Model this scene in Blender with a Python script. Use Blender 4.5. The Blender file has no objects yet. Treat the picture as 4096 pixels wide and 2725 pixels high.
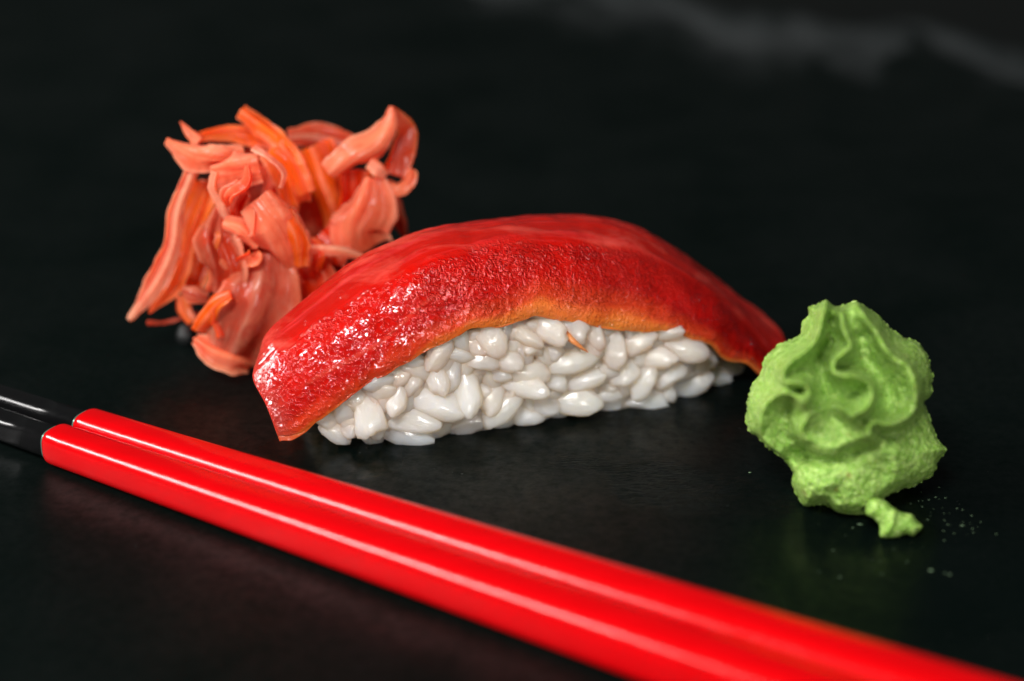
import bpy, math, random
import numpy as np
from mathutils import Vector, Matrix

# ---------------------------------------------------------------- camera, world, lamps, exposure
CM = 0.01
FPX = 8698.0                      # focal length in photograph pixels (4096 wide)
PITCH = math.radians(25.0)
CAM_H = 13.0                      # cm above the slate
sc = bpy.context.scene
col = sc.collection
cam_d = bpy.data.cameras.new('camera')
cam = bpy.data.objects.new('camera', cam_d); col.objects.link(cam)
cam.location = (0, 0, CAM_H*CM)
cam.rotation_euler = (math.pi/2 - PITCH, 0, 0)
cam_d.sensor_width = 36.0
cam_d.lens = 36.0*FPX/4096.0
cam_d.clip_start = 0.005; cam_d.clip_end = 20.0
cam_d.dof.use_dof = True
cam_d.dof.focus_distance = 27.3*CM
cam_d.dof.aperture_fstop = 9.2
sc.camera = cam

w = bpy.data.worlds.new('World'); sc.world = w; w.use_nodes = True
w.node_tree.nodes['Background'].inputs[0].default_value = (0.94, 1.0, 0.98, 1)
w.node_tree.nodes['Background'].inputs[1].default_value = 0.038

def area(name, loc, target, sx, sy, energy, colr):
    d = bpy.data.lights.new(name, 'AREA'); d.shape = 'RECTANGLE'
    d.size = sx*CM; d.size_y = sy*CM; d.energy = energy; d.color = colr
    o = bpy.data.objects.new(name, d); col.objects.link(o)
    o.location = Vector(loc)*CM
    o.rotation_euler = (Vector(target)-Vector(loc)).to_track_quat('-Z', 'Y').to_euler()
    return o
area('window_light', (-64, 18, 40), (0, 25, 1), 54, 12, 7.6, (1.0, 0.97, 0.95))
area('front_light', (-18, -24, 60), (0, 26, 1), 24, 12, 7.4, (1.0, 0.985, 0.95))
area('low_front_light', (14, -46, 20), (0, 26, 1), 11, 8, 1.9, (1.0, 0.99, 0.97))

sc.view_settings.view_transform = 'Standard'
sc.view_settings.look = 'None'
sc.view_settings.exposure = 0.0
sc.view_settings.gamma = 1.0
sc.view_settings.use_curve_mapping = False
sc.render.engine = 'CYCLES'
sc.cycles.use_denoising = True
sc.cycles.max_bounces = 16
sc.cycles.diffuse_bounces = 14
sc.cycles.transmission_bounces = 10
sc.cycles.glossy_bounces = 4

# ---------------------------------------------------------------- geometry helpers (all in cm)
RNG = np.random.default_rng(7)
random.seed(7)
F = np.array([0, math.cos(PITCH), -math.sin(PITCH)])
U = np.array([0, math.sin(PITCH), math.cos(PITCH)])
R = np.array([1.0, 0, 0]); CAMP = np.array([0, 0, CAM_H])
def ray(s): return F + R*(s[0]-2048)/FPX + U*(1362.5-s[1])/FPX
def at_z(s, z=0.0):
    d = ray(s); return CAMP + d*(z-CAM_H)/d[2]
def at_y(s, y):
    d = ray(s); return CAMP + d*(y/d[1])
PSI = math.radians(18)            # how far the sushi is turned from the picture plane
AX = np.array([math.cos(PSI), math.sin(PSI), 0]); TX = np.array([-math.sin(PSI), math.cos(PSI), 0])
P0 = np.array([-0.186, 26.276, 0.0])
def at_t(s, t):
    d = ray(s); return CAMP + d*((t-(CAMP-P0)@TX)/(d@TX))
def loc_at(a, t, z): return P0 + AX*a + TX*t + np.array([0, 0, z])

def _hash(i, j, k):
    n = (i*374761393 + j*668265263 + k*2147483647 + 1013904223) & 0xffffffff
    n = ((n ^ (n >> 13))*1274126177) & 0xffffffff
    n = (n ^ (n >> 16))
    n = (n*2246822519) & 0xffffffff
    return ((n ^ (n >> 15)) & 0xffff)/65535.0
def vnoise(p):
    p = np.asarray(p, float); i = np.floor(p).astype(np.int64); q = p-i; q = q*q*(3-2*q)
    r = 0
    for dx in (0, 1):
        for dy in (0, 1):
            for dz in (0, 1):
                wgt = (q[..., 0] if dx else 1-q[..., 0])*(q[..., 1] if dy else 1-q[..., 1])*(q[..., 2] if dz else 1-q[..., 2])
                r = r + wgt*_hash(i[..., 0]+dx, i[..., 1]+dy, i[..., 2]+dz)
    return r*2-1
def fbm(p, o=4):
    r = 0; a = 1.0; s = 0
    for k in range(o):
        r = r + a*vnoise(np.asarray(p)*(2.03**k)+17.3*k); s += a; a *= .5
    return r/s
def sstep(a, b, x):
    x = np.clip((x-a)/(b-a), 0, 1); return x*x*(3-2*x)

def thing(name, label, cat, loc=(0, 0, 0), group=None):
    o = bpy.data.objects.new(name, None); col.objects.link(o)
    o.empty_display_size = .005; o.location = Vector(loc)*CM
    o['label'] = label; o['category'] = cat
    if group: o['group'] = group
    return o
def mk(name, verts, faces, mat, parent=None, smooth=True, colors=None, extra=None):
    v = np.asarray(verts, float)
    if parent is not None: v = v - np.array(parent.location)/CM
    me = bpy.data.meshes.new(name)
    me.from_pydata((v*CM).tolist(), [], [tuple(int(q) for q in f_) for f_ in faces])
    if smooth: me.polygons.foreach_set('use_smooth', [True]*len(me.polygons))
    if colors is not None:
        ca = me.color_attributes.new('Col', 'FLOAT_COLOR', 'POINT')
        c = np.ones((len(v), 4)); c[:, :3] = np.clip(colors, 0, 1); ca.data.foreach_set('color', c.ravel())
    for k, val in (extra or {}).items():
        at = me.attributes.new(k, 'FLOAT', 'POINT'); at.data.foreach_set('value', np.asarray(val, float).ravel())
    me.update(); me.materials.append(mat)
    o = bpy.data.objects.new(name, me); col.objects.link(o)
    if parent is not None: o.parent = parent
    return o
def grid_faces(nu, nv, wrap_v=False, base=0, flip=False):
    fs = []
    for i in range(nu-1):
        for j in range(nv if wrap_v else nv-1):
            j2 = (j+1) % nv
            q = (base+i*nv+j, base+(i+1)*nv+j, base+(i+1)*nv+j2, base+i*nv+j2)
            fs.append(q[::-1] if flip else q)
    return fs
def resample(pts, n):
    p = np.asarray(pts, float); d = np.r_[0, np.cumsum(np.linalg.norm(np.diff(p, axis=0), axis=1))]; d /= d[-1]
    # Catmull-Rom through the points, by chord
    m = np.gradient(p, d, axis=0) if len(p) > 2 else np.repeat((p[1:]-p[:1]), 2, 0)
    x = np.linspace(0, 1, n); k = np.clip(np.searchsorted(d, x, side='right')-1, 0, len(p)-2)
    h = (d[k+1]-d[k])[:, None]; t = ((x-d[k])[:, None]/h)
    return ((2*t**3-3*t**2+1)*p[k] + (t**3-2*t**2+t)*h*m[k] + (-2*t**3+3*t**2)*p[k+1] + (t**3-t**2)*h*m[k+1])
def poly_dist(X, Y, pts):
    pts = np.asarray(pts, float); best = np.full(X.shape, 1e9)
    for a, b in zip(pts[:-1], pts[1:]):
        d = b-a; L = max(d@d, 1e-9)
        t = np.clip(((X-a[0])*d[0]+(Y-a[1])*d[1])/L, 0, 1)
        best = np.minimum(best, np.hypot(X-a[0]-t*d[0], Y-a[1]-t*d[1]))
    return best
def inside(X, Y, pts):
    pts = np.asarray(pts, float); c = np.zeros(X.shape, bool)
    for a, b in zip(pts, np.roll(pts, -1, 0)):
        cond = ((a[1] > Y) != (b[1] > Y)) & (X < (b[0]-a[0])*(Y-a[1])/(b[1]-a[1]+1e-12)+a[0])
        c ^= cond
    return c
def sdist(X, Y, pts):             # positive inside
    d = poly_dist(X, Y, list(pts)+[pts[0]]); return np.where(inside(X, Y, pts), d, -d)

# ---------------------------------------------------------------- materials
class Mat:
    def __init__(s, name):
        s.m = bpy.data.materials.new(name); s.m.use_nodes = True; s.t = s.m.node_tree
        s.b = s.t.nodes['Principled BSDF']
    def n(s, kind, **kw):
        nd = s.t.nodes.new(kind)
        for k, v in kw.items():
            if k in nd.inputs: nd.inputs[k].default_value = v
            else: setattr(nd, k, v)
        return nd
    def l(s, a, b): s.t.links.new(a, b)
    def set(s, **kw):
        for k, v in kw.items(): s.b.inputs[k.replace('_', ' ')].default_value = v
        return s
    def coord(s): 
        if not hasattr(s, 'tc'): s.tc = s.n('ShaderNodeTexCoord')
        return s.tc.outputs['Object']
    def noise(s, scale, detail=3, rough=.5, dist=0.0, stretch=None):
        nd = s.n('ShaderNodeTexNoise'); nd.inputs['Scale'].default_value = scale
        nd.inputs['Detail'].default_value = detail; nd.inputs['Roughness'].default_value = rough; nd.inputs['Distortion'].default_value = dist
        src = s.coord()
        if stretch:
            mp = s.n('ShaderNodeMapping'); mp.inputs['Scale'].default_value = stretch[:3]
            if len(stretch) > 3: mp.inputs['Rotation'].default_value = (0, 0, stretch[3])
            s.l(src, mp.inputs['Vector']); src = mp.outputs['Vector']
        s.l(src, nd.inputs['Vector']); return nd.outputs['Fac']
    def ramp(s, fac, *stops):
        r = s.n('ShaderNodeValToRGB'); e = r.color_ramp.elements
        while len(e) < len(stops): e.new(.5)
        for el, (p, c) in zip(e, stops): el.position = p; el.color = (c, c, c, 1) if np.isscalar(c) else (*c, 1)
        s.l(fac, r.inputs['Fac']); return r.outputs['Color']
    def mth(s, op, a, b=None):
        m = s.n('ShaderNodeMath', operation=op)
        for i, v in enumerate((a, b)):
            if v is None: continue
            if np.isscalar(v): m.inputs[i].default_value = v
            else: s.l(v, m.inputs[i])
        return m.outputs[0]
    def mix(s, fac, a, b, blend='MIX'):
        m = s.n('ShaderNodeMix', data_type='RGBA', blend_type=blend)
        for v, i in ((fac, 0), (a, 6), (b, 7)):
            if np.isscalar(v): m.inputs[i].default_value = v
            elif isinstance(v, tuple): m.inputs[i].default_value = (*v, 1)
            else: s.l(v, m.inputs[i])
        return m.outputs[2]
    def attr(s, name, out='Fac'):
        a = s.n('ShaderNodeAttribute', attribute_name=name); return a.outputs[out]
    def bump(s, height, dist, strength=1.0, prev=None):
        b = s.n('ShaderNodeBump'); b.inputs['Distance'].default_value = dist
        if np.isscalar(strength): b.inputs['Strength'].default_value = strength
        else: s.l(strength, b.inputs['Strength'])
        s.l(height, b.inputs['Height'])
        if prev is not None: s.l(prev, b.inputs['Normal'])
        return b.outputs['Normal']
    def sss(s, weight, radius, scale, ior=1.4):
        s.b.inputs['Subsurface Weight'].default_value = weight
        s.b.inputs['Subsurface Radius'].default_value = radius
        s.b.inputs['Subsurface Scale'].default_value = scale
    def base(s, c): s.l(c, s.b.inputs['Base Color'])
    def rough(s, c): s.l(c, s.b.inputs['Roughness'])
    def normal(s, c): s.l(c, s.b.inputs['Normal'])

def translucent(m, c, tint, fac):    # light that passes through thin wet flesh
    tr = m.n('ShaderNodeBsdfTranslucent'); mx = m.n('ShaderNodeMixShader')
    m.l(m.mix(1.0, c, tint, 'MULTIPLY'), tr.inputs['Color']); mx.inputs[0].default_value = fac
    out = [x for x in m.t.nodes if x.type == 'OUTPUT_MATERIAL'][0]
    m.l(m.b.outputs[0], mx.inputs[1]); m.l(tr.outputs[0], mx.inputs[2]); m.l(mx.outputs[0], out.inputs['Surface'])
def m_slate():
    m = Mat('slate'); m.set(Roughness=.3, IOR=1.30)
    big = m.noise(14, 5, .6); fine = m.noise(900, 4, .6); mid = m.noise(90, 5, .62, .4)
    dark = m.mix(big, (.0006, .0018, .0015), (.0018, .0034, .0030))
    speck = m.ramp(m.noise(2600, 2, .5), (.0, 0.0), (.76, 0.0), (.80, 1.0))
    c = m.mix(m.mth('MULTIPLY', speck, .45), dark, (.045, .05, .05))
    c = m.mix(m.attr('edge'), c, m.mix(mid, (.012, .014, .015), (.085, .092, .095)))
    m.base(c)
    r = m.mth('ADD', m.mth('MULTIPLY', big, .16), m.mth('MULTIPLY', mid, .14))
    r = m.mth('ADD', r, .24)
    r = m.mth('ADD', r, m.mth('MULTIPLY', m.attr('edge'), .35))
    r = m.mth('SUBTRACT', r, m.mth('MULTIPLY', m.attr('wet'), .20))
    m.rough(r)
    sp_ = m.mth('MULTIPLY', m.ramp(m.noise(46, 6, .65, .3), (.35, .16), (.7, .62)), m.ramp(m.noise(700, 4, .7), (.3, .35), (.7, 1.25)))
    m.l(sp_, m.b.inputs['Specular IOR Level'])
    dry = m.mth('SUBTRACT', 1.0, m.attr('wet'))
    n1 = m.bump(fine, .00006, m.mth('MULTIPLY', dry, .5))
    n2 = m.bump(mid, .00035, m.mth('MULTIPLY', dry, .35), n1)
    fl = m.noise(420, 4, .6, 1.2, (1, 3.2, 1, .2))
    n3 = m.bump(fl, .0010, m.mth('MULTIPLY', m.attr('flake'), .6), n2)
    m.normal(n3); return m.m
def m_table():
    m = Mat('dark_table'); m.set(Roughness=.6, IOR=1.3)
    m.base(m.mix(m.noise(20, 4), (.0016, .0024, .0022), (.0030, .0040, .0036))); return m.m
def m_tuna():
    m = Mat('tuna_flesh'); m.set(IOR=1.42, Roughness=.16)
    c = m.attr('Col', 'Color'); rg = m.attr('rough')
    fib = m.noise(260, 4, .6, .3, (.25, 1, 1, PSI*-1))
    top = m.mth('SUBTRACT', 1.0, rg)
    c = m.mix(m.mth('MULTIPLY', m.ramp(fib, (.5, 0.0), (.72, .6)), top), c, (.66, .10, .07))
    c = m.mix(m.ramp(m.noise(330, 4, .65), (.35, .35), (.6, 0.0)), c, m.mix(1.0, c, (.62, .35, .35), 'MULTIPLY'))
    m.base(c)
    m.sss(.4, (1.0, .10, .05), .0020)
    m.rough(m.ramp(m.noise(420, 3), (.3, .07), (.7, .15)))
    a = m.ramp(m.noise(2300, 2, .55, .4), (.48, 0.0), (.74, 1.0)); b = m.noise(480, 3, .55, .25)
    dens = m.ramp(m.noise(190, 3, .5), (.32, .35), (.62, 1.0))
    rg2 = m.mth('MULTIPLY', rg, dens)
    n1 = m.bump(a, .00024, rg2)
    n2 = m.bump(b, .00040, m.mth('ADD', m.mth('MULTIPLY', rg2, .5), .06), n1)
    n3 = m.bump(fib, .00030, m.mth('MULTIPLY', top, .5), n2)
    n4 = m.bump(m.noise(2300, 2, .6, .4), .00036, m.mth('MULTIPLY', m.attr('matte'), dens), n3)
    m.normal(n4)
    return m.m
def m_rice(name, k):               # k: texture scale (grains share unit meshes)
    m = Mat(name); m.set(Roughness=.2, IOR=1.48, Coat_Weight=.55, Coat_Roughness=.06)
    oi = m.n('ShaderNodeObjectInfo')
    c = m.mix(oi.outputs['Random'], (.97, .91, .79), (.96, .93, .865))
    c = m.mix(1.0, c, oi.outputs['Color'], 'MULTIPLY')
    m.base(c); m.sss(.9, (1.0, .78, .55), .0060)
    m.rough(m.ramp(m.noise(500*k, 3), (.3, .04), (.7, .13)))
    n0 = m.bump(m.noise(5200*k, 2, .6), .00004, .8)
    n1 = m.bump(m.noise(1500*k, 3, .6), .00012, .6, n0)
    m.normal(m.bump(m.noise(520*k, 3, .5), .00022, .5, n1))
    translucent(m, c, (1, .93, .82), 0.42); return m.m
def m_wasabi():
    m = Mat('wasabi_paste'); m.set(Roughness=.34, IOR=1.4)
    c = m.mix(m.noise(150, 3), (.15, .33, .040), (.26, .43, .075))
    sp = m.ramp(m.noise(620, 2), (.0, 0.0), (.69, 0.0), (.74, .75))
    c = m.mix(sp, c, (.20, .17, .03))
    c = m.mix(m.ramp(m.noise(1500, 3, .6), (.42, 0.0), (.68, .75)), c, (.44, .60, .18))
    m.base(c); m.sss(.35, (.8, 1.0, .15), .0011)
    m.rough(m.ramp(m.noise(1000, 3), (.35, .12), (.65, .42)))
    n1 = m.bump(m.noise(2400, 3, .6), .00035, .9)
    m.normal(m.bump(m.noise(1050, 3, .6), .00060, .85, n1)); return m.m
def m_ginger():
    m = Mat('pickled_ginger'); m.set(Roughness=.2, IOR=1.42)
    c = m.attr('Col', 'Color')
    st = m.noise(170, 5, .65, 1.0)
    c = m.mix(m.ramp(st, (.5, 0.0), (.72, .45)), c, (.90, .38, .20))
    c = m.mix(m.ramp(st, (.3, .6), (.5, 0.0)), c, (.80, .06, .006))
    m.base(c)
    n1 = m.bump(m.noise(420, 4, .6), .0004, .4); m.normal(n1)
    translucent(m, c, (1.0, .58, .22), .66); return m.m
def m_lacquer(name, c1, c2, rough, streak=.5):
    m = Mat(name); m.set(IOR=1.5, Roughness=rough, Specular_IOR_Level=.4)
    st = m.noise(260, 5, .65, .1, (.045, 1, 1, math.atan2(5.75, 8.6)))
    m.base(m.mix(st, c1, c2))
    fn = m.noise(1500, 4, .6, .0, (.08, 1, 1, math.atan2(5.75, 8.6)))
    m.rough(m.ramp(fn, (.3, rough*.75), (.75, rough*1.35)))
    m.normal(m.bump(fn, .00003, streak)); return m.m
M_SLATE, M_TABLE, M_TUNA, M_RICE, M_WAS, M_GIN = m_slate(), m_table(), m_tuna(), m_rice('cooked_rice', .003), m_wasabi(), m_ginger()
M_RED = m_lacquer('red_lacquer', (.56, .0002, .0025), (.38, .0001, .0008), .18)
M_BLK = m_lacquer('black_lacquer', (.0025, .0025, .003), (.004, .004, .004), .2, .2)
M_RING = Mat('ring_lacquer').set(Base_Color=(.10, .20, .16, 1), Roughness=.25, Metallic=.6).m
M_CORE = m_rice('cooked_rice_mass', 1.0)

M_DARK = Mat('dark_crumb').set(Base_Color=(.002, .003, .003, 1), Roughness=.6).m

# ---------------------------------------------------------------- the setting: slate board and the dark table under it
def far_edge(x):                   # y of the board's broken far edge
    return 48.4 - .60*x + 0.5*np.sin(x*.9)+.35*np.sin(x*2.3+1)
nx, ny = 300, 330
xs = np.linspace(-26, 26, nx); ts = np.linspace(0, 1, ny)
X, TT = np.meshgrid(xs, ts, indexing='ij')
ye = far_edge(X); Y = 7 + (ye-7)*TT
D = ye-Y                           # distance from the far edge
P3 = np.stack([X, Y, X*0], -1)
chip = fbm(P3*np.array([.75, .35, 1]), 4)*1.7 + fbm(P3*np.array([2.2, 1.1, 1]), 3)*.6
edge = (1-sstep(.3, 4.2, D+chip*2.2-.3))*sstep(-.9, .9, chip+.45)*sstep(-.3, 2.6, D+.5*chip)
Z = fbm(P3*.35, 3)*.012 + fbm(P3*2.2, 3)*.004 - edge*(.35+.22*fbm(P3*1.1, 4)) - (1-sstep(0, .5, D))*.55
near = np.exp(-((X/9)**2+((Y-24.5)/6)**2)*.8)
Z = Z*(1-.9*near)
c0 = at_z((1330, 1800)); c1 = at_z((1400, 1905))
wet = sstep(.15, -.05, np.hypot((X-c0[0])/1.05, (Y-c0[1]+.25)/.62)-1+fbm(P3*1.6, 3)*.35)
wet = np.maximum(wet, .7*sstep(.2, -.1, np.hypot((X-4.4)/1.9, (Y-21.6)/1.7)-1+fbm(P3*1.1+5, 3)*.5))
cf = at_z((2720, 1950))
flake = sstep(.3, -.3, np.hypot((X-cf[0])/1.1, (Y-cf[1]+(X-cf[0])*.35)/.55)-1+fbm(P3*2.1+9, 3)*.7)*.9
verts = np.stack([X, Y, Z], -1).reshape(-1, 3)
faces = grid_faces(nx, ny)
ring = [i*ny for i in range(nx)] + [(nx-1)*ny+j for j in range(1, ny)] + [i*ny+ny-1 for i in range(nx-2, -1, -1)] + [j for j in range(ny-2, 0, -1)]
nb = len(verts); low = verts[ring].copy(); low[:, 2] = -1.2
verts = np.vstack([verts, low])
for k in range(len(ring)):
    k2 = (k+1) % len(ring); faces.append((ring[k], nb+k, nb+k2, ring[k2]))
pad = np.zeros(len(low))
sl = mk('slate_board', verts, faces, M_SLATE, None, True, None,
        {'edge': np.r_[edge.ravel(), pad+1], 'wet': np.r_[wet.ravel(), pad], 'flake': np.r_[flake.ravel(), pad]})
sl['kind'] = 'structure'; sl['label'] = 'black slate board with a chipped grey far edge'
tb = mk('table', [(-150, -40, -1.25), (150, -40, -1.25), (150, 220, -1.25), (-150, 220, -1.25)], [(0, 1, 2, 3)], M_TABLE, None, False)
tb['kind'] = 'structure'

# ---------------------------------------------------------------- tuna slice
K = 4096/2357
NU, NV = 300, 170
Lp = [(644, 1020), (682, 1008), (724, 979), (785, 930), (842, 888), (900, 857), (976, 815), (1052, 773), (1090, 758), (1162, 750), (1227, 730), (1303, 741), (1398, 758), (1475, 766), (1532, 760), (1589, 777), (1639, 792), (1660, 815), (1685, 830), (1723, 836), (1757, 862)]
Rp = [(577, 864), (602, 850), (644, 815), (747, 743), (842, 682), (976, 602), (1090, 572), (1190, 556), (1284, 558), (1398, 571), (1494, 594), (1570, 632), (1666, 697), (1723, 754), (1772, 822)]
Tp = [(584, 812), (604, 778), (640, 742), (700, 692), (800, 612), (920, 552), (1000, 527), (1100, 510), (1270, 499), (1400, 505), (1470, 522), (1560, 577), (1640, 642), (1720, 712), (1780, 767), (1812, 797)]
def line3(pts, tf):
    q = resample(pts, NU)
    return np.array([at_t((x*K, y*K), tf(i/(NU-1))) for i, (x, y) in enumerate(q)])
bow = lambda u: 1-abs(2*u-1)**3
L3 = line3(Lp, lambda u: -1.02-.19*bow(u))
R3 = line3(Rp, lambda u: -.50-.10*bow(u))
T3 = line3(Tp, lambda u: (-.28 if u > .5 else -.08)*(1-bow(u))+.18*bow(u))
B3 = T3 + TX*np.array([1.0*(.45+.55*bow(u)) for u in np.linspace(0, 1, NU)])[:, None]
B3[:, 2] = L3[:, 2]*.75+T3[:, 2]*.1
eb = np.exp(-(np.linspace(0, 1, NU)/.10)**2)[:, None]
B3 = B3*(1-eb)+(T3+TX*.60+AX*.25-np.array([0, 0, .40]))*eb
uu = np.linspace(0, 1, NU)
L3 = L3 + np.stack([uu*0, uu*0, .035*fbm(np.stack([uu*38, uu*0, uu*0], -1), 3)], -1)
M3 = (L3+R3)/2 - TX*.10 + np.array([0, 0, .07])
S3 = (T3+B3)/2 + (TX*.10 + np.array([0, 0, .16]))*(1-eb)
ctrl = np.stack([L3, M3, R3, T3, S3, B3], 1)            # NU x 6 x 3
kn = np.array([0, .22, .45, .66, .84, 1.0])
tan = np.gradient(ctrl, kn, axis=1)
vv = np.linspace(0, 1, NV)
kk = np.clip(np.searchsorted(kn, vv, side='right')-1, 0, 4)
hh = (kn[kk+1]-kn[kk])[None, :, None]; tt = ((vv-kn[kk])/(kn[kk+1]-kn[kk]))[None, :, None]
G = (2*tt**3-3*tt**2+1)*ctrl[:, kk] + (tt**3-2*tt**2+tt)*hh*tan[:, kk] + (-2*tt**3+3*tt**2)*ctrl[:, kk+1] + (tt**3-tt**2)*hh*tan[:, kk+1]
def normals(G):
    n = np.cross(np.gradient(G, axis=0), np.gradient(G, axis=1)); n /= np.linalg.norm(n, axis=2, keepdims=True)+1e-12
    return n
N = normals(G)
if (N[NU//2, NV//3]@(CAMP-G[NU//2, NV//3])) < 0: N = -N
UU, VV = np.meshgrid(uu, vv, indexing='ij')
flank = sstep(.50, .40, VV+.03*fbm(np.stack([UU*14, VV*4, UU*0], -1), 3))
wr = fbm(G*np.array([9, 9, 9.]), 3)
st = fbm(np.stack([UU*9, VV*46, UU*0], -1), 4)
disp = flank*(.010*wr+.006*fbm(G*26., 3)) + (1-flank)*(.020*st+.008*fbm(G*6., 3)) + .03*fbm(G*2.2, 3)
fade = sstep(0, .03, UU)*sstep(1, .97, UU)
OUT = G + N*(disp*(.4+.6*fade) - .07*np.clip(1-UU/.06, 0, 1)**2*sstep(.15, .45, VV) - .06*np.clip(1-VV/.07, 0, 1)**2)[..., None]
th = (.05+.33*sstep(0, .35, VV)*sstep(1, .7, VV))*(.30+.70*sstep(0, .10, UU)*sstep(1, .92, UU))
INN = G - N*th[..., None]
# colour of the flesh, with light through the thin orange edge painted in
rim = fbm(np.stack([UU*11, VV*5, UU*0+3], -1), 4)
org_w = .010+.11*np.exp(-((UU-.64)/.19)**2)+.03*UU
orange = sstep(org_w, org_w*.25, VV+.05*rim)
cm_ = lambda a, b, f_: a*(1-f_[..., None])+b*f_[..., None]
c = np.ones((NU, NV, 3))*np.array([.43, .0035, .001])
c = cm_(c, np.array([.34, .008, .005]), sstep(.42, .55, VV))
c = cm_(c, np.array([.52, .035, .035]), .5*sstep(.1, .7, st)*(1-flank))
c = cm_(c, np.array([.30, .001, .001]), .6*sstep(.0, .5, rim)*flank)
c = cm_(c, np.array([.66, .055, .012]), .8*sstep(org_w+.11, org_w*.6, VV+.05*rim))
c = cm_(c, np.array([.78, .20, .030]), (.35+.5*sstep(.3, .5, UU))*orange)
c = cm_(c, np.array([.70, .22, .03]), .8*sstep(.86, .97, VV))
c = cm_(c, np.array([.36, .05, .035]), .55*sstep(.05, .0, UU+.012*rim))
vein = np.exp(-((VV-(.17+.13*UU+.03*np.sin(UU*21)))/.012)**2)*sstep(.04, .12, UU)*sstep(.42, .3, UU)
c = cm_(c, np.array([.72, .14, .08]), .18*vein)
verts = np.vstack([OUT.reshape(-1, 3), INN.reshape(-1, 3)]); nb = NU*NV
cc = np.vstack([c.reshape(-1, 3), cm_(c, np.array([.6, .06, .015]), np.full((NU, NV), .3)).reshape(-1, 3)])
faces = grid_faces(NU, NV) + grid_faces(NU, NV, base=nb, flip=True)
ring = [i*NV for i in range(NU)] + [(NU-1)*NV+j for j in range(1, NV)] + [i*NV+NV-1 for i in range(NU-2, -1, -1)] + [j for j in range(NV-2, 0, -1)]
for k in range(len(ring)):
    k2 = (k+1) % len(ring); faces.append((ring[k], nb+ring[k], nb+ring[k2], ring[k2]))
mat_ = sstep(.22, .55, UU)*flank*(1-.4*orange)
wetend = np.exp(-((UU-.035)/.035)**2-((VV-.50)/.09)**2)
rgh = (.12+.88*flank)*(1-.25*orange)*(1-.9*wetend)
tuna = thing('tuna_slice', 'glossy red raw tuna slice draped over the white rice', 'fish slice', loc_at(0, 0, 0))
mk('flesh', verts, faces, M_TUNA, tuna, True, cc, {'rough': np.r_[rgh.ravel(), rgh.ravel()*.5], 'matte': np.r_[mat_.ravel(), mat_.ravel()*0]})
def tube(path, rad, n=10, flat=1.0):
    p = np.asarray(path, float); t = np.gradient(p, axis=0); t /= np.linalg.norm(t, axis=1, keepdims=True)
    up = np.array([0, 0, 1.0]); s = np.cross(t, up); s /= np.linalg.norm(s, axis=1, keepdims=True)+1e-9; b = np.cross(s, t)
    a = np.linspace(0, 2*math.pi, n, endpoint=False); r = np.asarray(rad)[:, None, None]
    v = p[:, None]+r*(np.cos(a)[None, :, None]*s[:, None]+flat*np.sin(a)[None, :, None]*b[:, None])
    f_ = grid_faces(len(p), n, True); m = len(p)*n
    f_ += [tuple(range(n))[::-1], tuple(range(m-n, m))]
    return v.reshape(-1, 3), f_
sh = resample([at_t((2250+x/3.92, 1250+y/3.92), t) for x, y, t in ((60, 250, -1.10), (150, 420, -1.22), (270, 530, -1.27), (400, 625, -1.26))], 14)
v_, f_ = tube(sh, np.array([.09, .095, .09, .08, .07, .065, .055, .05, .045, .04, .035, .03, .02, .01]), 10, .6)
mk('shred', v_, f_, M_TUNA, tuna, True, np.ones((len(v_), 3))*np.array([.66, .24, .08]), {'rough': np.full(len(v_), .4)})['label'] = 'small orange shred hanging between the rice grains'

# ---------------------------------------------------------------- rice
rice = thing('rice_mound', 'pressed mound of white short grain rice under the tuna', 'rice', loc_at(0, 0, 0))
def rice_top(a): return 1.70*np.clip(1-(np.abs(a+.1)/3.25)**2.4, 0, 1)
def t_front(a, z):
    e = np.clip((abs(a)-1.6)/1.5, 0, 1)
    low = np.clip((.45-z)/.45, 0, 1)
    return -1.17 + .42*e*e + .16*low*low
na, nt = 60, 40
ga = np.linspace(-2.6, 2.7, na); gt = np.linspace(0, 2*math.pi, nt, endpoint=False)
cv = []
for a_ in ga:
    k = math.sqrt(max(0.02, 1-(abs(a_)/2.75)**4)); zt = rice_top(a_)*.84; zl = .10+.25*(abs(a_)/2.6)**4
    for g in gt:
        cs, sn = math.cos(g), math.sin(g)
        e = .6; y_ = math.copysign(abs(cs)**e, cs)*1.04*k; z_ = (zt+zl)/2+math.copysign(abs(sn)**e, sn)*max(.05, (zt-zl)/2)
        cv.append(loc_at(a_, y_, z_))
cv = np.array(cv); cv += fbm(cv*3.2, 3)[:, None]*.05
fs = grid_faces(na, nt, True) + [tuple(range(nt))[::-1], tuple(range((na-1)*nt, na*nt))]
co = mk('rice_core', cv, fs, M_CORE, rice); co.color = (.98, .86, .72, 1)  # warm tan core: light scattered in the gaps between grains, painted as colour
def ico(sub):
    import bmesh
    bm = bmesh.new(); bmesh.ops.create_icosphere(bm, subdivisions=sub, radius=1.0)
    v = np.array([x.co[:] for x in bm.verts]); f_ = [tuple(q.index for q in x.verts) for x in bm.faces]; bm.free(); return v, f_
IV, IF = ico(3)
grain_me = []
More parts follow.
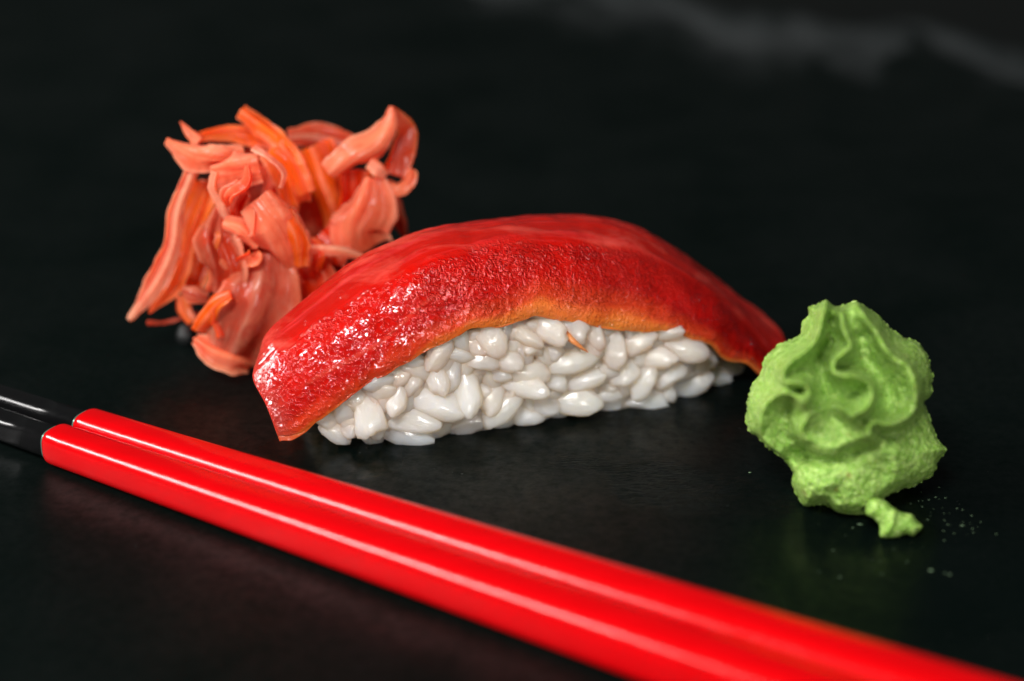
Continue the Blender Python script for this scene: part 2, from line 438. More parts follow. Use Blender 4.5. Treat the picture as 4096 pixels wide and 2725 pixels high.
for k in range(8):                 # unit grains: x long, y wide, z thick; tips pinched, one shoulder notched
    v = IV.copy()
    x = v[:, 0]
    pin = 1-(.10+.10*random.random())*np.abs(x)**3*(1 if k % 2 else 1.25)
    v[:, 1] *= pin; v[:, 2] *= pin
    v[:, 1] += .10*(random.random()-.5)*x*x*2
    v[:, 1] *= 1+(.18*(random.random()-.3))*x
    sgn = 1 if k % 3 else -1
    notch = np.exp(-((x-.82)**2+(v[:, 1]-.42*sgn)**2)/.06); v -= notch[:, None]*np.array([.18, .14*sgn, 0])
    if k in (2, 5): v[:, 0] = np.where(x > .55, .55+(x-.55)*.35, v[:, 0])    # broken tip
    v += (fbm(IV*1.5+k*7, 3)*.20)[:, None]*IV + (fbm(IV*3.6+k*3, 2)*.07)[:, None]*IV
    for q in range(7):             # faces pressed flat against neighbours
        pn = RNG.normal(size=3)*np.array([.7, 1, 1]); pn /= np.linalg.norm(pn); ov = np.clip(v@pn-RNG.uniform(.62, .84), 0, None)
        v -= pn[None]*(ov*.8)[:, None]
    v += (fbm(IV*5+k*9, 2)*.03)[:, None]*IV
    me = bpy.data.meshes.new('grain'); me.from_pydata(v.tolist(), [], IF); me.polygons.foreach_set('use_smooth', [True]*len(me.polygons)); me.materials.append(M_RICE)
    grain_me.append(me)
def put_grain(c, ex, ey, ez, l, w_, t_, k):
    o = bpy.data.objects.new('grain', grain_me[k % 8]); col.objects.link(o); o.parent = rice
    Mx = Matrix(((ex[0]*l, ey[0]*w_, ez[0]*t_, 0), (ex[1]*l, ey[1]*w_, ez[1]*t_, 0), (ex[2]*l, ey[2]*w_, ez[2]*t_, 0), (0, 0, 0, 1)))
    Mx = Matrix.Scale(CM, 4) @ Mx
    pc = Vector((c-np.array(rice.location)/CM)*CM)
    Mx.translation = pc; o.matrix_basis = Mx
    o.color = (1, .95, .88, 1)
    return o
Z1, Z2, Z3, Z4, Z5 = (1200, 1400), (1700, 1200), (1700, 1450), (2250, 1250), (2400, 1300)
GR = [(Z1,330,1080,760,1380,300,.5),(Z1,600,900,800,1250,260,1),(Z1,950,620,1170,1390,420,.25),(Z1,1310,420,1280,900,230,.8),(Z1,1100,540,1200,920,300,1),
(Z1,1590,490,1480,960,340,.25),(Z1,1650,200,1450,510,270,1),(Z1,1810,230,1740,610,210,.9),(Z1,1730,650,2510,1010,450,0),(Z1,1270,1040,2140,1140,270,.2),
(Z1,1690,870,1700,1030,140,.0),(Z1,1290,1200,2020,1390,340,.1),(Z1,2190,1190,2030,1540,200,.3),(Z1,780,1250,980,1340,150,.8),(Z1,1230,1330,1720,1490,140,.7),
(Z3,330,920,480,1170,270,.9),(Z2,350,630,60,1060,350,.5),(Z2,440,950,350,1460,250,.5),(Z2,90,1030,230,1380,260,.4),(Z3,600,50,710,790,480,0),
(Z2,490,740,1140,970,380,.8),(Z2,860,400,1250,850,410,.2),(Z2,1090,830,1380,990,170,.2),(Z2,620,570,800,710,220,1),(Z2,1480,480,1700,630,180,.4),
(Z2,1370,630,1610,900,340,.8),(Z2,1670,310,2200,640,390,.1),(Z2,1730,640,2160,870,270,.8),(Z2,1750,590,1810,820,120,.5),(Z2,1210,1010,1880,1210,350,.3),
(Z2,1130,1160,1940,1450,280,0),(Z4,-310,880,600,630,350,.2),(Z2,1870,1240,2120,1260,190,.5),(Z3,1080,360,1010,700,240,.5),(Z3,1500,490,870,1010,350,0),
(Z3,520,990,850,870,270,.3),(Z3,580,1210,940,1040,190,.2),(Z3,980,1200,1450,990,350,.1),(Z3,1370,800,1840,800,300,.2),(Z3,1840,830,2100,790,190,.8),
(Z3,1580,570,2010,730,210,.4),(Z4,-170,1350,570,1380,390,.1),(Z4,30,1140,640,1000,280,.1),(Z4,490,830,820,950,240,.5),(Z4,1210,810,740,1100,270,.2),
(Z4,490,1250,930,1190,170,.7),(Z4,550,1400,870,1380,240,.8),(Z4,880,1380,1700,1390,250,0),(Z4,1390,870,1120,1310,340,0),(Z4,710,280,860,840,360,.2),
(Z4,420,140,550,420,210,.5),(Z4,280,290,490,550,210,.7),(Z4,90,200,270,320,200,.1),(Z4,950,570,1440,390,280,.4),(Z4,1220,690,1770,750,400,.1),
(Z4,1590,460,2250,650,350,0),(Z4,1490,300,1720,300,170,.6),(Z4,1510,1140,1900,780,280,.3),(Z4,1390,1230,1700,1230,220,.6),(Z4,1690,1210,2310,1030,310,.5),
(Z4,1880,860,2360,740,260,.7),(Z5,1640,740,1910,860,230,.9),(Z5,1840,600,2070,620,230,.9),(Z5,1090,1070,1420,1110,120,.8),(Z4,1790,390,2160,450,220,.6),
(Z4,950,690,1110,770,160,.7),(Z4,1240,880,1360,810,130,.7),(Z2,940,1040,1260,1160,210,.9),(Z4,70,470,210,570,140,.6)]
ZUP = np.array([0, 0, 1.0])
for k, (zo, x1, y1, x2, y2, wd, ly) in enumerate(GR):
    s1 = np.array([zo[0]+x1/3.92, zo[1]+y1/3.92]); s2 = np.array([zo[0]+x2/3.92, zo[1]+y2/3.92]); m_ = (s1+s2)/2
    t_ = -1.1
    for _ in range(4):
        q = at_t(m_, t_); a_ = (q-P0)@AX; t_ = t_front(a_, q[2]) + .13*ly + .03
    dep = (q-CAMP)@F; ppc = FPX/dep
    d = s2-s1; ln = np.linalg.norm(d); d = d/ln
    V = (CAMP-q)/np.linalg.norm(CAMP-q)
    ex = R*d[0]-U*d[1]; ex = ex+V*random.uniform(-.22, .22); ex /= np.linalg.norm(ex)
    ez = V-ex*(V@ex); ez /= np.linalg.norm(ez); ey = np.cross(ez, ex)
    if wd < 165: continue
    l = max(ln/2/ppc*1.20, .27); ww = max(wd/3.92/2/ppc*1.26, .155); ww = min(ww, .58*l); tk = min(.115, ww*.6)
    zmin = abs(ex[2])*l*.75+abs(ey[2])*ww*.8+abs(ez[2])*tk*.6
    if q[2] < zmin*.55: q = q+ZUP*(zmin*.55-q[2])
    if random.random() < .5: ex, ey = -ex, -ey
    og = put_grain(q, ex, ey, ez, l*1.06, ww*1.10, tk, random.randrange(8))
    dz = float(np.interp(a_, (L3-P0)@AX, L3[:, 2]))-q[2]           # how far below the fish: grains near it are painted peach for light coming through it, plus its juice
    f_peach = max(0.0, min(1.0, 1-dz/.6))*.8+.12*ly
    og.color = (1.0, 1-.17*f_peach, 1-.30*f_peach, 1)
aL = (L3-P0)@AX; zL = L3[:, 2]
def under_fish(a): return np.interp(a, aL, zL)
def rnd_grain(a, t, z, nrm):
    if z > under_fish(a)-.10: return
    ex = RNG.normal(size=3); ex -= nrm*(ex@nrm)*.8; ex /= np.linalg.norm(ex)
    ez = nrm-ex*(nrm@ex); ez /= np.linalg.norm(ez); ey = np.cross(ez, ex)
    put_grain(loc_at(a, t, z), ex, ey, ez, RNG.uniform(.27, .32), RNG.uniform(.145, .17), RNG.uniform(.095, .115), random.randrange(8))
for i in range(21):                # the next layer of grains, filling every gap between the outer ones
    for jj in range(8):
        a_ = -2.62+i*.262+RNG.uniform(-.06, .06)+.13*(jj % 2); z_ = .13+jj*.20+RNG.uniform(-.04, .04)
        if abs(a_) > 2.1 and z_ < .1+.5*(abs(a_)-2.1): continue
        rnd_grain(a_, t_front(a_, z_)+RNG.uniform(.13, .17), z_, -TX)
for i in range(70):                # the far side and the two ends
    a_ = RNG.uniform(-2.5, 2.6); zt = rice_top(a_)*.9; z_ = RNG.uniform(.18, max(.25, zt))
    rnd_grain(a_, -t_front(a_, z_)-.25, z_, TX)
for i in range(22):
    s_ = 1 if i % 2 else -1; t_ = RNG.uniform(-.7, .75); z_ = RNG.uniform(.2, .62)
    rnd_grain(s_*(2.52-.25*t_*t_), t_, z_, AX*s_)

# ---------------------------------------------------------------- wasabi
WS = 1.4; WO = (2900, 1130)
wc = (640., 700.)
WOUT = [(565,95),(620,130),(690,120),(740,108),(780,130),(820,155),(880,205),(930,260),(1000,305),(1060,325),(1110,365),(1140,420),(1150,480),(1165,520),(1155,600),(1160,625),(1125,660),(1130,720),(1160,790),(1190,880),(1238,940),(1200,990),(1170,1070),(1120,1105),(1040,1145),(980,1165),(920,1195),(880,1230),(840,1290),(780,1310),(700,1310),(620,1290),(560,1245),(450,1255),(400,1190),(370,1110),(378,1070),(340,1010),(290,960),(230,920),(190,870),(140,840),(118,760),(125,650),(150,580),(205,500),(215,450),(270,370),(330,335),(420,290),(440,220),(470,190),(465,140),(510,125)]
RA = [(570,110),(545,190),(530,260),(500,330),(440,390),(370,440),(325,500),(330,550),(390,560),(450,575),(472,620),(445,670)]
RA2 = [(445,670),(400,640),(330,622),(270,640),(220,690),(197,760),(205,840),(240,910),(300,955)]
RB = [(650,185),(660,250),(690,310),(705,350),(655,400),(610,440),(610,500),(650,520),(740,530),(800,560),(825,610),(815,670),(770,720),(720,742)]
RB2 = [(690,715),(600,695),(520,720),(450,770),(430,840),(470,900),(540,955),(620,965)]
RC = [(750,130),(790,190),(850,260),(900,360),(960,420),(1030,480),(1070,560),(1078,640),(1050,730),(990,780),(900,795),(830,790),(815,850),(835,878)]
RD = [(800,930),(900,900),(965,930),(990,1010),(980,1100),(915,1185)]
RE = [(600,1120),(555,1160),(565,1225),(625,1280)]
UPP = [(520,120),(480,330),(330,480),(310,560),(200,700),(190,800),(235,910),(320,965),(470,920),(560,975),(640,960),(830,890),(1000,800),(1085,650),(1075,550),(970,420),(890,320),(810,170),(750,105),(650,120)]
LOWP = [(360,985),(560,985),(800,930),(900,890),(985,930),(1005,1050),(970,1150),(890,1210),(860,1290),(760,1312),(620,1292),(550,1245),(450,1255),(390,1180),(350,1050)]
CENP = [(430,780),(520,715),(650,690),(760,740),(840,800),(830,885),(640,965),(540,955),(450,890)]
wbase = at_z((WO[0]+640/WS, WO[1]+1262/WS))
wdep = (wbase-CAMP)@F; ppc = FPX/wdep*WS           # zoom pixels to a centimetre
def wpos(px, py, off):
    p = CAMP + (F + R*((WO[0]+px/WS-2048)/FPX)[..., None] + U*((1362.5-WO[1]-py/WS)/FPX)[..., None])*(wdep-off)[..., None]
    return p
na = 620; nr = 210; nbk = 46
oc = resample(WOUT+[WOUT[0]], 900)
ang = np.arctan2(oc[:, 1]-wc[1], oc[:, 0]-wc[0]); rad = np.hypot(oc[:, 1]-wc[1], oc[:, 0]-wc[0])
o_ = np.argsort(ang); th_ = np.linspace(-math.pi, math.pi, na, endpoint=False)
rr = np.interp(th_, ang[o_], rad[o_], period=2*math.pi)
rr = rr + 9*fbm(np.stack([np.cos(th_)*16, np.sin(th_)*16, th_*0], -1), 3) + 9*fbm(np.stack([np.cos(th_)*52, np.sin(th_)*52, th_*0], -1), 2)
def wasabi_height(px, py):
    sd = np.maximum(sdist(px, py, oc[::3]), 0)
    dm = 330.; q = np.clip(sd/dm, 0, 1)
    h = 330*np.sqrt(np.clip(1-(1-q)**2, 0, 1))
    h += 95*sstep(-10, 46, sdist(px, py, UPP)) + 70*sstep(-8, 60, sdist(px, py, LOWP)) + 60*sstep(-6, 50, sdist(px, py, CENP))
    def ridge(pts, amp, s1, s2):
        d = poly_dist(px, py, resample(pts, 60)); return amp*(.55*np.exp(-(d/s1)**2)+.45*np.exp(-(d/s2)**2))
    h += ridge(RA, 330, 22, 58) + ridge(RA2, 190, 22, 52) + ridge(RB, 350, 23, 60) + ridge(RB2, 135, 23, 50) + ridge(RC, 270, 32, 78) + ridge(RD, 65, 40, 80) + ridge(RE, 55, 34, 70)
    h -= ridge([(600,230),(590,330),(560,470),(560,620)], 190, 52, 95) + ridge([(740,330),(800,470),(900,600),(900,710)], 200, 58, 105)
    h -= ridge([(330,720),(330,850),(420,930)], 110, 46, 80) + ridge([(420,985),(640,1000),(840,915)], 75, 26, 50) + ridge([(600,760),(650,790)], 60, 30, 50) + ridge([(840,830),(960,830),(1080,760)], 60, 30, 60)
    P = np.stack([px, py, h*.6], -1)
    h += 24*fbm(P/150., 3) + 13*fbm(P/46., 3) + 11*fbm(P/17., 2)
    return np.maximum(h, 0)*sstep(0, 14, sd+1)
rho = 1-(1-np.linspace(0, 1, nr))**1.35
RH, TH = np.meshgrid(rho, rr, indexing='ij'); CT = np.cos(th_)[None, :]; ST = np.sin(th_)[None, :]
px = wc[0]+RH*TH*CT; py = wc[1]+RH*TH*ST
front = wpos(px, py, wasabi_height(px, py)/ppc)
rb = np.linspace(1, 0, nbk+1)[1:]
RH, TH = np.meshgrid(rb, rr, indexing='ij')
px2 = wc[0]+RH*TH*CT; py2 = wc[1]+RH*TH*ST
sd2 = np.maximum(sdist(px2, py2, oc[::3]), 0); q2 = np.clip(sd2/380., 0, 1)
hb = np.sqrt(np.clip(1-(1-q2)**2, 0, 1))*(330+220*np.clip((py2-100)/1100, 0, 1)) + 20*fbm(np.stack([px2, py2, px2*0+900], -1)/90., 3)*q2
back = wpos(px2, py2, -hb/ppc)
wv = np.vstack([front.reshape(-1, 3), back.reshape(-1, 3)])
wv[:, 2] = np.maximum(wv[:, 2], .004)
wf = grid_faces(nr+nbk, na, True)
wr_ = thing('wasabi', 'pale green piped swirl of wasabi paste standing on the slate', 'wasabi', (wbase[0], wbase[1]+.5, 0))
mk('swirl', wv, wf, M_WAS, wr_)
# the short tail the nozzle left on the slate
TO = [(800,1215),(850,1205),(900,1225),(940,1258),(1000,1290),(1045,1297),(1075,1335),(1108,1368),(1085,1395),(1050,1420),(1010,1408),(975,1425),(930,1432),(872,1428),(860,1350),(830,1320),(790,1300)]
tw = np.array([at_z((WO[0]+x/WS, WO[1]+y/WS)) for x, y in TO])
tdep = FPX/((at_z((WO[0]+950/WS, WO[1]+1400/WS))-CAMP)@F)*WS
na2 = 150; nr2 = 46
tc = (945., 1335.); oc2 = resample(TO+[TO[0]], 500)
a2 = np.arctan2(oc2[:, 1]-tc[1], oc2[:, 0]-tc[0]); r2 = np.hypot(oc2[:, 1]-tc[1], oc2[:, 0]-tc[0]); o2 = np.argsort(a2)
t2 = np.linspace(-math.pi, math.pi, na2, endpoint=False); r2 = np.interp(t2, a2[o2], r2[o2], period=2*math.pi)+4*fbm(np.stack([np.cos(t2)*9, np.sin(t2)*9, t2*0], -1), 3)
RH, TH = np.meshgrid(np.linspace(0, 1, nr2), r2, indexing='ij')
qx = tc[0]+RH*TH*np.cos(t2)[None]; qy = tc[1]+RH*TH*np.sin(t2)[None]
sd = np.maximum(sdist(qx, qy, oc2[::2]), 0)
hz = 85*np.sqrt(np.clip(1-(1-np.clip(sd/62, 0, 1))**2, 0, 1))
hz = hz + 30*np.exp(-(poly_dist(qx, qy, [(950,1290),(940,1350),(915,1400)])/22)**2) + 14*fbm(np.stack([qx, qy, qx*0], -1)/40., 3)*np.clip(sd/15, 0, 1) + 6*fbm(np.stack([qx, qy, qx*0], -1)/14., 2)*np.clip(sd/15, 0, 1)
tdp = (at_z((WO[0]+tc[0]/WS, WO[1]+1430/WS))-CAMP)@F
def tpos(px, py, off):
    return CAMP + (F + R*((WO[0]+px/WS-2048)/FPX)[..., None] + U*((1362.5-WO[1]-py/WS)/FPX)[..., None])*(tdp-off)[..., None]
tfront = tpos(qx, qy, np.maximum(hz, 0)/tdep)
RH, TH = np.meshgrid(np.linspace(1, 0, 16)[1:], r2, indexing='ij')
qx3 = tc[0]+RH*TH*np.cos(t2)[None]; qy3 = tc[1]+RH*TH*np.sin(t2)[None]
sd3 = np.maximum(sdist(qx3, qy3, oc2[::2]), 0)
tback = tpos(qx3, qy3, -150*np.sqrt(np.clip(1-(1-np.clip(sd3/62, 0, 1))**2, 0, 1))/tdep)
tv = np.vstack([tfront.reshape(-1, 3), tback.reshape(-1, 3)]); tv[:, 2] = np.maximum(tv[:, 2], .004)
mk('tail', tv, grid_faces(nr2+15, na2, True), M_WAS, wr_)['label'] = 'short ragged tail of paste at the foot of the swirl'

# ---------------------------------------------------------------- pickled ginger
GO = (450, 380); GS = 1.3638; GY = 28.0
gbase = at_z((GO[0]+620/GS, GO[1]+1505/GS))
ging = thing('pickled_ginger', 'loose heap of pink and orange pickled ginger slices behind the sushi', 'pickled ginger', (gbase[0]+.4, gbase[1]+1.2, 0))
PK, ORG, RED, PALE, YEL, BRN = (.99, .38, .19), (.99, .25, .02), (.82, .04, .004), (.99, .63, .42), (.70, .20, .02), (.55, .08, .04)
def gpos(x, y, dy): return at_y((GO[0]+x/GS, GO[1]+y/GS), GY+dy)
def sheet(pts, widths, twist, curl, colr, edgec=None, th=.022, seed=0, nu=60, nv=30):
    """a thin slice: centre line (photo x, y, depth), half-width profile, how it is turned from the picture plane, how it is rolled"""
    p = resample([gpos(*q) for q in pts], nu); wd = np.interp(np.linspace(0, 1, nu), np.linspace(0, 1, len(widths)), widths)/2/GS/(FPX/30.)
    tg = np.gradient(p, axis=0); tg /= np.linalg.norm(tg, axis=1, keepdims=True)
    sd_ = np.cross(tg, F[None]); sd_ /= np.linalg.norm(sd_, axis=1, keepdims=True)+1e-9
    nm = np.cross(sd_, tg)
    tw_ = np.radians(np.interp(np.linspace(0, 1, nu), np.linspace(0, 1, len(twist)), twist))
    s_ = sd_*np.cos(tw_)[:, None]+nm*np.sin(tw_)[:, None]; n_ = np.cross(tg, s_)
    v = np.linspace(-1, 1, nv)
    g = p[:, None]+s_[:, None]*(wd[:, None]*v[None])[..., None] + n_[:, None]*(curl*wd[:, None]*(v[None]**2))[..., None]
    ug = np.linspace(0, 1, nu)[:, None]*np.ones((1, nv)); vg = v[None]*np.ones((nu, 1)); ln_ = np.linalg.norm(np.diff(p, axis=0), axis=1).sum()
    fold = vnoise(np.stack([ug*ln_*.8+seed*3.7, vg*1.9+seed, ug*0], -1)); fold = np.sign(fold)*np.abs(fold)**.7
    fine = fbm(np.stack([ug*ln_*1.6, vg*7+seed*2.1, ug*0+3], -1), 3)
    g = g + n_[:, None]*((.16*fold+.04*fine)*np.clip(wd*2.6, .08, 1)[:, None])[..., None] + (s_[:, None]*(v[None]**2*.05*fbm(g*4+seed, 3)*np.sign(v)[None])[..., None])
    tk = th*(1-.75*np.abs(v)**3)[None]*np.ones((nu, 1))
    a, b = g+n_[:, None]*tk[..., None], g-n_[:, None]*tk[..., None]
    vs = np.vstack([a.reshape(-1, 3), b.reshape(-1, 3)]); vs[:, 2] = np.maximum(vs[:, 2], .006)
    m_ = nu*nv; fs = grid_faces(nu, nv)+grid_faces(nu, nv, base=m_, flip=True)
    rg_ = [i*nv for i in range(nu)]+[(nu-1)*nv+j for j in range(1, nv)]+[i*nv+nv-1 for i in range(nu-2, -1, -1)]+[j for j in range(nv-2, 0, -1)]
    for k in range(len(rg_)):
        k2 = (k+1) % len(rg_); fs.append((rg_[k], m_+rg_[k], m_+rg_[k2], rg_[k2]))
    cl = np.array(colr)[None, None]*np.ones((nu, nv, 3))
    ec = np.array(edgec if edgec else PALE)
    e = (np.abs(v)**4*.7)[None]*np.ones((nu, 1)); nz = sstep(-.1, .5, fine)
    cl = cm_(cl, ec, np.clip(e, 0, 1)); cl = cm_(cl, np.array(PALE), .45*nz); cl = cm_(cl, np.array([.85, .05, .004]), .45*sstep(.05, -.6, fold)*(1-e))  # redder fold troughs: crease shade painted into the slice colour
    cl = np.vstack([cl.reshape(-1, 3)]*2)
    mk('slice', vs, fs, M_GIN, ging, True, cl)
SH = [
 ([(700,85,.2),(800,160,.1),(900,240,-.1),(1000,400,-.3),(1060,540,-.4)], [70,110,110,140,110], [10,20,10,-20,-10], -.3, ORG, PK),
 ([(295,250,-.3),(420,330,-.5),(560,350,-.7),(720,330,-.6)], [40,150,150,120], [0,20,-20,0], -.5, PK, PALE),
 ([(372,150,.0),(410,195,-.1),(470,260,-.2)], [30,55,80], [0,20,0], -.2, PK, ORG),
 ([(430,240,.1),(600,205,.3),(760,215,.3),(900,260,.1)], [60,90,120,90], [30,20,10,20], -.4, ORG, PK),
 ([(440,400,-.5),(350,640,-.6),(325,820,-.7),(240,1020,-.8),(90,1228,-.9)], [80,100,110,110,22], [30,35,30,15,0], -.3, PALE, PALE),
 ([(520,480,-.1),(450,680,-.2),(390,860,-.3),(330,1010,-.5),(200,1190,-.8)], [150,170,150,150,30], [10,-10,-20,0,0], .4, ORG, YEL),
 ([(190,1240,-.7),(280,1243,-.6),(400,1212,-.5),(470,1190,-.4)], [20,24,24,24], [0,0,0,0], 0, BRN, BRN),
 ([(1180,420,-.2),(1310,320,-.2),(1430,250,-.1),(1500,150,.0),(1520,62,.1)], [120,150,170,140,30], [-30,-20,0,10,0], -.5, PK, PALE),
 ([(1525,75,.1),(1590,190,.1),(1570,330,.0),(1540,440,-.1)], [30,130,150,130], [20,30,20,0], .4, BRN, ORG),
 ([(1470,470,-.1),(1560,500,-.2),(1620,460,-.2),(1630,405,-.1)], [60,100,90,40], [0,30,20,0], -.5, PK, PK),
 ([(1400,370,-.3),(1450,410,-.35),(1490,440,-.3)], [60,80,40], [0,20,0], -.5, PALE, ORG),
 ([(1420,450,-.3),(1410,620,-.5),(1360,760,-.6),(1400,860,-.6)], [130,270,330,300], [-10,0,10,10], -.25, PK, PALE),
 ([(1530,560,.0),(1560,680,.0),(1600,780,.1)], [80,70,40], [20,10,0], -.3, BRN, PK),
 ([(800,560,-1.3),(890,680,-1.45),(960,820,-1.4),(1010,960,-1.2)], [210,290,260,160], [25,20,10,0], -.35, PK, PALE),
 ([(940,640,-1.35),(1010,780,-1.35),(1020,930,-1.25)], [120,130,100], [-30,-25,-10], -.2, ORG, PK),
 ([(770,285,-.8),(870,350,-1.0),(940,430,-1.1),(920,510,-1.15)], [40,46,46,34], [20,30,40,20], -.3, PALE, PALE),
 ([(540,430,-.9),(660,420,-1.1),(800,390,-1.1)], [130,190,150], [10,-10,10], -.35, PK, PALE),
 ([(560,420,-1.1),(545,510,-1.1),(590,590,-1.1),(620,690,-1.1)], [36,50,50,60], [10,0,20,0], -.4, PALE, PALE),
 ([(600,600,-1.0),(570,780,-1.3),(620,960,-1.4),(590,1100,-1.3)], [90,240,250,170], [0,10,-10,0], -.3, BRN, PK),
 ([(840,860,-1.2),(830,1040,-1.45),(760,1230,-1.6),(650,1450,-1.5)], [240,430,480,340], [0,5,0,0], -.22, (.62,.12,.07), PK),
 ([(450,1270,-1.4),(500,1190,-1.55),(560,1120,-1.65),(640,1085,-1.7)], [90,120,110,60], [30,30,30,20], -.6, ORG, YEL),
 ([(600,1130,-1.6),(640,1210,-1.55),(660,1310,-1.6)], [120,220,160], [0,0,0], .5, RED, ORG),
 ([(450,1330,-1.4),(560,1400,-1.6),(680,1440,-1.6),(760,1470,-1.4)], [60,160,190,110], [0,10,10,0], -.3, PK, PALE),
 ([(1070,835,-1.0),(1240,850,-1.05),(1400,890,-1.0)], [44,56,40], [10,10,0], -.3, PALE, PALE),
 ([(1080,280,.3),(1160,460,.2),(1220,640,.2),(1240,780,.2)], [260,300,320,260], [-10,-20,-10,0], -.2, ORG, RED),
 ([(960,230,.5),(1130,225,.6),(1300,270,.5)], [110,150,120], [10,0,0], -.3, BRN, PK),
 ([(1300,420,-.1),(1300,560,-.1),(1260,720,-.1)], [180,200,200], [40,45,40], .3, RED, ORG),
 ([(1020,900,-.9),(1100,1020,-1.0),(1080,1140,-1.0)], [200,260,220], [0,10,0], -.3, RED, PK),
 ([(1120,760,-.5),(1180,820,-.6),(1160,920,-.7)], [240,240,220], [0,10,0], -.3, RED, PK),
 ([(610,690,-1.2),(700,720,-1.3),(790,830,-1.3)], [70,110,60], [0,10,0], -.4, PK, PALE),
 ([(390,1060,-.9),(450,1090,-1.1),(520,1110,-1.1)], [50,110,60], [0,10,0], -.4, BRN, PK),
 ([(700,520,-.7),(660,640,-.6),(700,760,-.7)], [120,150,120], [10,0,0], .3, RED, ORG),
 ([(380,1090,-.6),(400,1180,-.7),(440,1240,-.8)], [70,90,60], [0,0,0], .2, ORG, RED),
 ([(560,480,.2),(510,700,.1),(470,880,0),(430,1060,-.2)], [180,230,220,130], [0,10,0,0], .2, ORG, YEL),
 ([(900,420,.1),(840,640,.1),(760,860,0)], [300,380,300], [0,-10,0], .2, RED, ORG),
 ([(860,300,-.2),(960,450,-.3),(1000,600,-.3)], [150,180,160], [-20,-20,0], -.3, ORG, PK),
]
for k, a_ in enumerate(SH): sheet(*a_, seed=k)
for k in range(11):                # smaller scraps tucked between the large slices
    x_, y_ = RNG.uniform(480, 1350), RNG.uniform(330, 1250)
    if y_ > 900 and x_ > 950 or (x_ < 560 and y_ > 1000): continue
    g_ = RNG.uniform(0, 6.28); l_ = RNG.uniform(60, 130); dx, dy = math.cos(g_)*l_, math.sin(g_)*l_
    yy = -.55-.9*math.exp(-((x_-780)/350)**2)+RNG.uniform(-.1, .15)
    sheet([(x_-dx, y_-dy, yy+.25), (x_-dx*.3+dy*.2, y_-dy*.3-dx*.2, yy), (x_+dx*.4-dy*.2, y_+dy*.4+dx*.2, yy-.05), (x_+dx, y_+dy, yy+.25)], [30, RNG.uniform(60, 130), RNG.uniform(50, 110), 25],
          [RNG.uniform(-60, 60), RNG.uniform(-50, 50), RNG.uniform(-60, 60)], RNG.uniform(-.7, .5), [PK, ORG, RED, PK, ORG][k % 5], [PALE, PK, ORG][k % 3], seed=60+k)
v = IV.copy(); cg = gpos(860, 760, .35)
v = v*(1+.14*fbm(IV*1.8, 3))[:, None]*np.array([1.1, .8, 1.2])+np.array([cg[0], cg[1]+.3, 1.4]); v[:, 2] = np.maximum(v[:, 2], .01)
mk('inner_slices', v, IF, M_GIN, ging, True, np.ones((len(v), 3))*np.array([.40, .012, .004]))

# ---------------------------------------------------------------- chopsticks
A0 = np.array([-5.6, 24.192]); A1 = np.array([3.0, 18.4424]); CR0, CR1 = .245, .350
dd = (A1-A0); CL = np.linalg.norm(dd); dd /= CL; nn = np.array([-dd[1], dd[0]])
def lathe(o, ax, prof, n=64):
    s = np.cross(ax, ZUP); s /= np.linalg.norm(s); b = np.cross(s, ax)
    a = np.linspace(0, 2*math.pi, n, endpoint=False)
    pw = lambda x: math.copysign(abs(x)**.66, x)
    v = [o+ax*t_+r_*(pw(math.cos(q))*s+pw(math.sin(q))*b) for t_, r_ in prof for q in a]
    m_ = len(prof); return np.array(v), grid_faces(m_, n, True)+[tuple(range(n))[::-1], tuple(range((m_-1)*n, m_*n))]
def chopstick(off, s0, label):
    crad = lambda t_: CR0+(CR1-CR0)*t_/CL
    B0 = A0+nn*(2*CR0+.04)*off; B1 = A1+nn*(2*CR1+.03)*off
    p0 = np.array([*B0, CR0]); p1 = np.array([*B1, CR1]); ax = (p1-p0)/np.linalg.norm(p1-p0)
    t = thing('chopstick', label, 'chopstick', p0+ax*4-ZUP*(p0+ax*4)[2], 'pair of chopsticks')
    r0 = crad(s0)
    prof = [(s0+.0, r0*.80), (s0+.012, r0*.88), (s0+.03, r0*.94), (s0+.06, r0*.985), (s0+.10, crad(s0+.1))]
    prof += [(x, crad(x)) for x in np.linspace(s0+.3, 15.5, 24)] + [(15.55, crad(15.5)*.96), (15.6, crad(15.5)*.8)]
    shaft = mk('shaft', *lathe(p0, ax, prof), M_RED, t)
    bp = [(s0-9.0, .10), (s0-8.96, .13)]+[(x, .13+(r0*.78-.13)*((x-(s0-8.96))/8.95)) for x in np.linspace(s0-8.7, s0-.012, 14)]
    mk('tip', *lathe(p0, ax, bp), M_BLK, t)
    rg = mk('ring', *lathe(p0, ax, [(s0-.022, r0*.79), (s0-.02, r0*.835), (s0-.004, r0*.84), (s0-.002, r0*.79)]), M_RING, t)
    rg.parent = shaft
chopstick(0, -.22, 'red chopstick with black tip, the one nearer the camera')
chopstick(1, -.20, 'red chopstick with black tip, the one nearer the sushi')

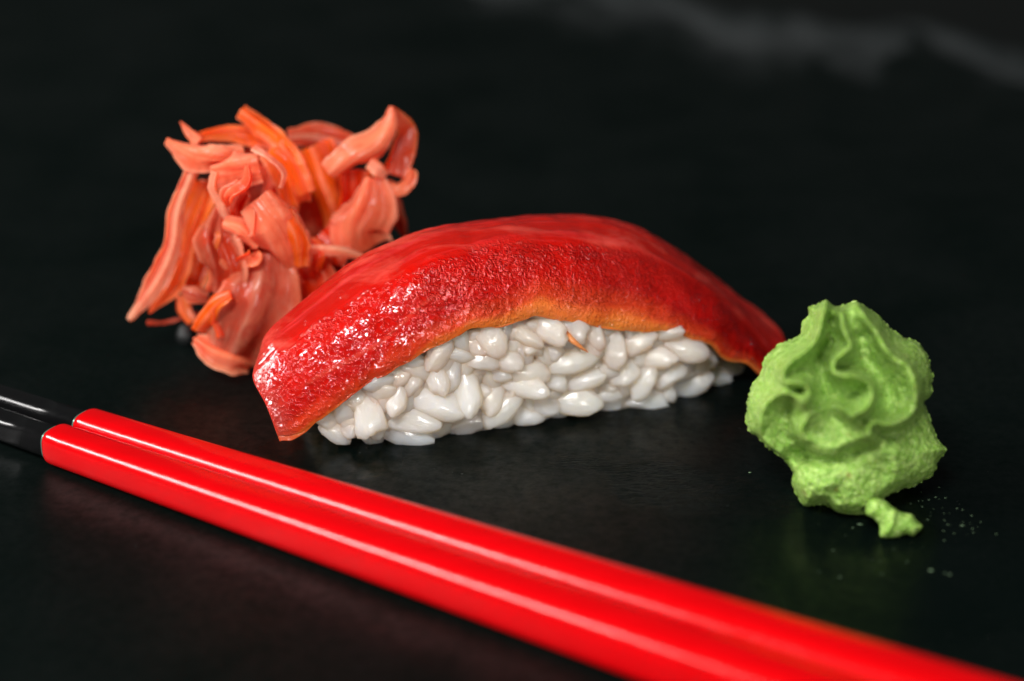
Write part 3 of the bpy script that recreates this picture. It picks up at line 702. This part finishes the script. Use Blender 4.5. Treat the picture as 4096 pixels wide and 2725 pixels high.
# ---------------------------------------------------------------- crumbs
pc = at_z((742, 1385))
v = IV*np.array([.13, .15, .15])*(1+.35*fbm(IV*1.6, 3))[:, None]; v = v+np.array([pc[0], pc[1]+.1, .12]); v[:, 2] = np.maximum(v[:, 2], .004)
o = mk('crumb', v, IF, M_DARK); o['label'] = 'small round black crumb beside the foot of the ginger heap'; o['category'] = 'crumb'
CV, CF = ico(1)
vs, fs = [], []
def crumb(sx, sy, r):
    c_ = at_z((sx, sy)); b_ = len(vs)
    q = CV*np.array([1.9, .8, .45])*r*.75*RNG.uniform(.6, 1.3, size=(len(CV), 1))
    vs.extend((q+c_+np.array([0, 0, r*.35])).tolist()); fs.extend([tuple(b_+k for k in f_) for f_ in CF])
for i in range(38):                # dried smear trailing to the right of the swirl
    u_ = RNG.uniform(0, 1); crumb(3560+u_*380+RNG.normal()*34, 1960+u_*170+RNG.normal()*32, RNG.uniform(.004, .014))
for i in range(18): crumb(RNG.uniform(3250, 3800), RNG.uniform(2020, 2330), RNG.uniform(.003, .012))
for sx, sy, r in ((3725, 2285, .03), (3800, 2300, .016), (3780, 2295, .012), (3360, 2310, .016), (3440, 2100, .025), (3410, 2112, .012), (3000, 1892, .02), (3850, 2105, .025)): crumb(sx, sy, r)
o = mk('wasabi_crumbs', vs, fs, Mat('pale_crumb').set(Base_Color=(.07, .12, .06, 1), Roughness=.5).m); o['kind'] = 'stuff'
o['label'] = 'tiny pale green specks smeared on the slate around the wasabi'; o['category'] = 'crumbs'

vs, fs = [], []
for i in range(90): crumb(RNG.uniform(900, 4000), RNG.uniform(1700, 2650), RNG.uniform(.0025, .006))
for i in range(40): crumb(RNG.uniform(60, 1500), RNG.uniform(1900, 2700), RNG.uniform(.0025, .006))
for sx, sy, r in ((1848, 1897, .012), (1810, 1890, .006), (1440, 1812, .009), (545, 2185, .010), (2350, 1815, .007)): crumb(sx, sy, r)
o = mk('dust', vs, fs, Mat('dust').set(Base_Color=(.06, .065, .06, 1), Roughness=.7).m); o['kind'] = 'stuff'
o['label'] = 'scattered fine grey dust specks on the black slate'; o['category'] = 'dust'
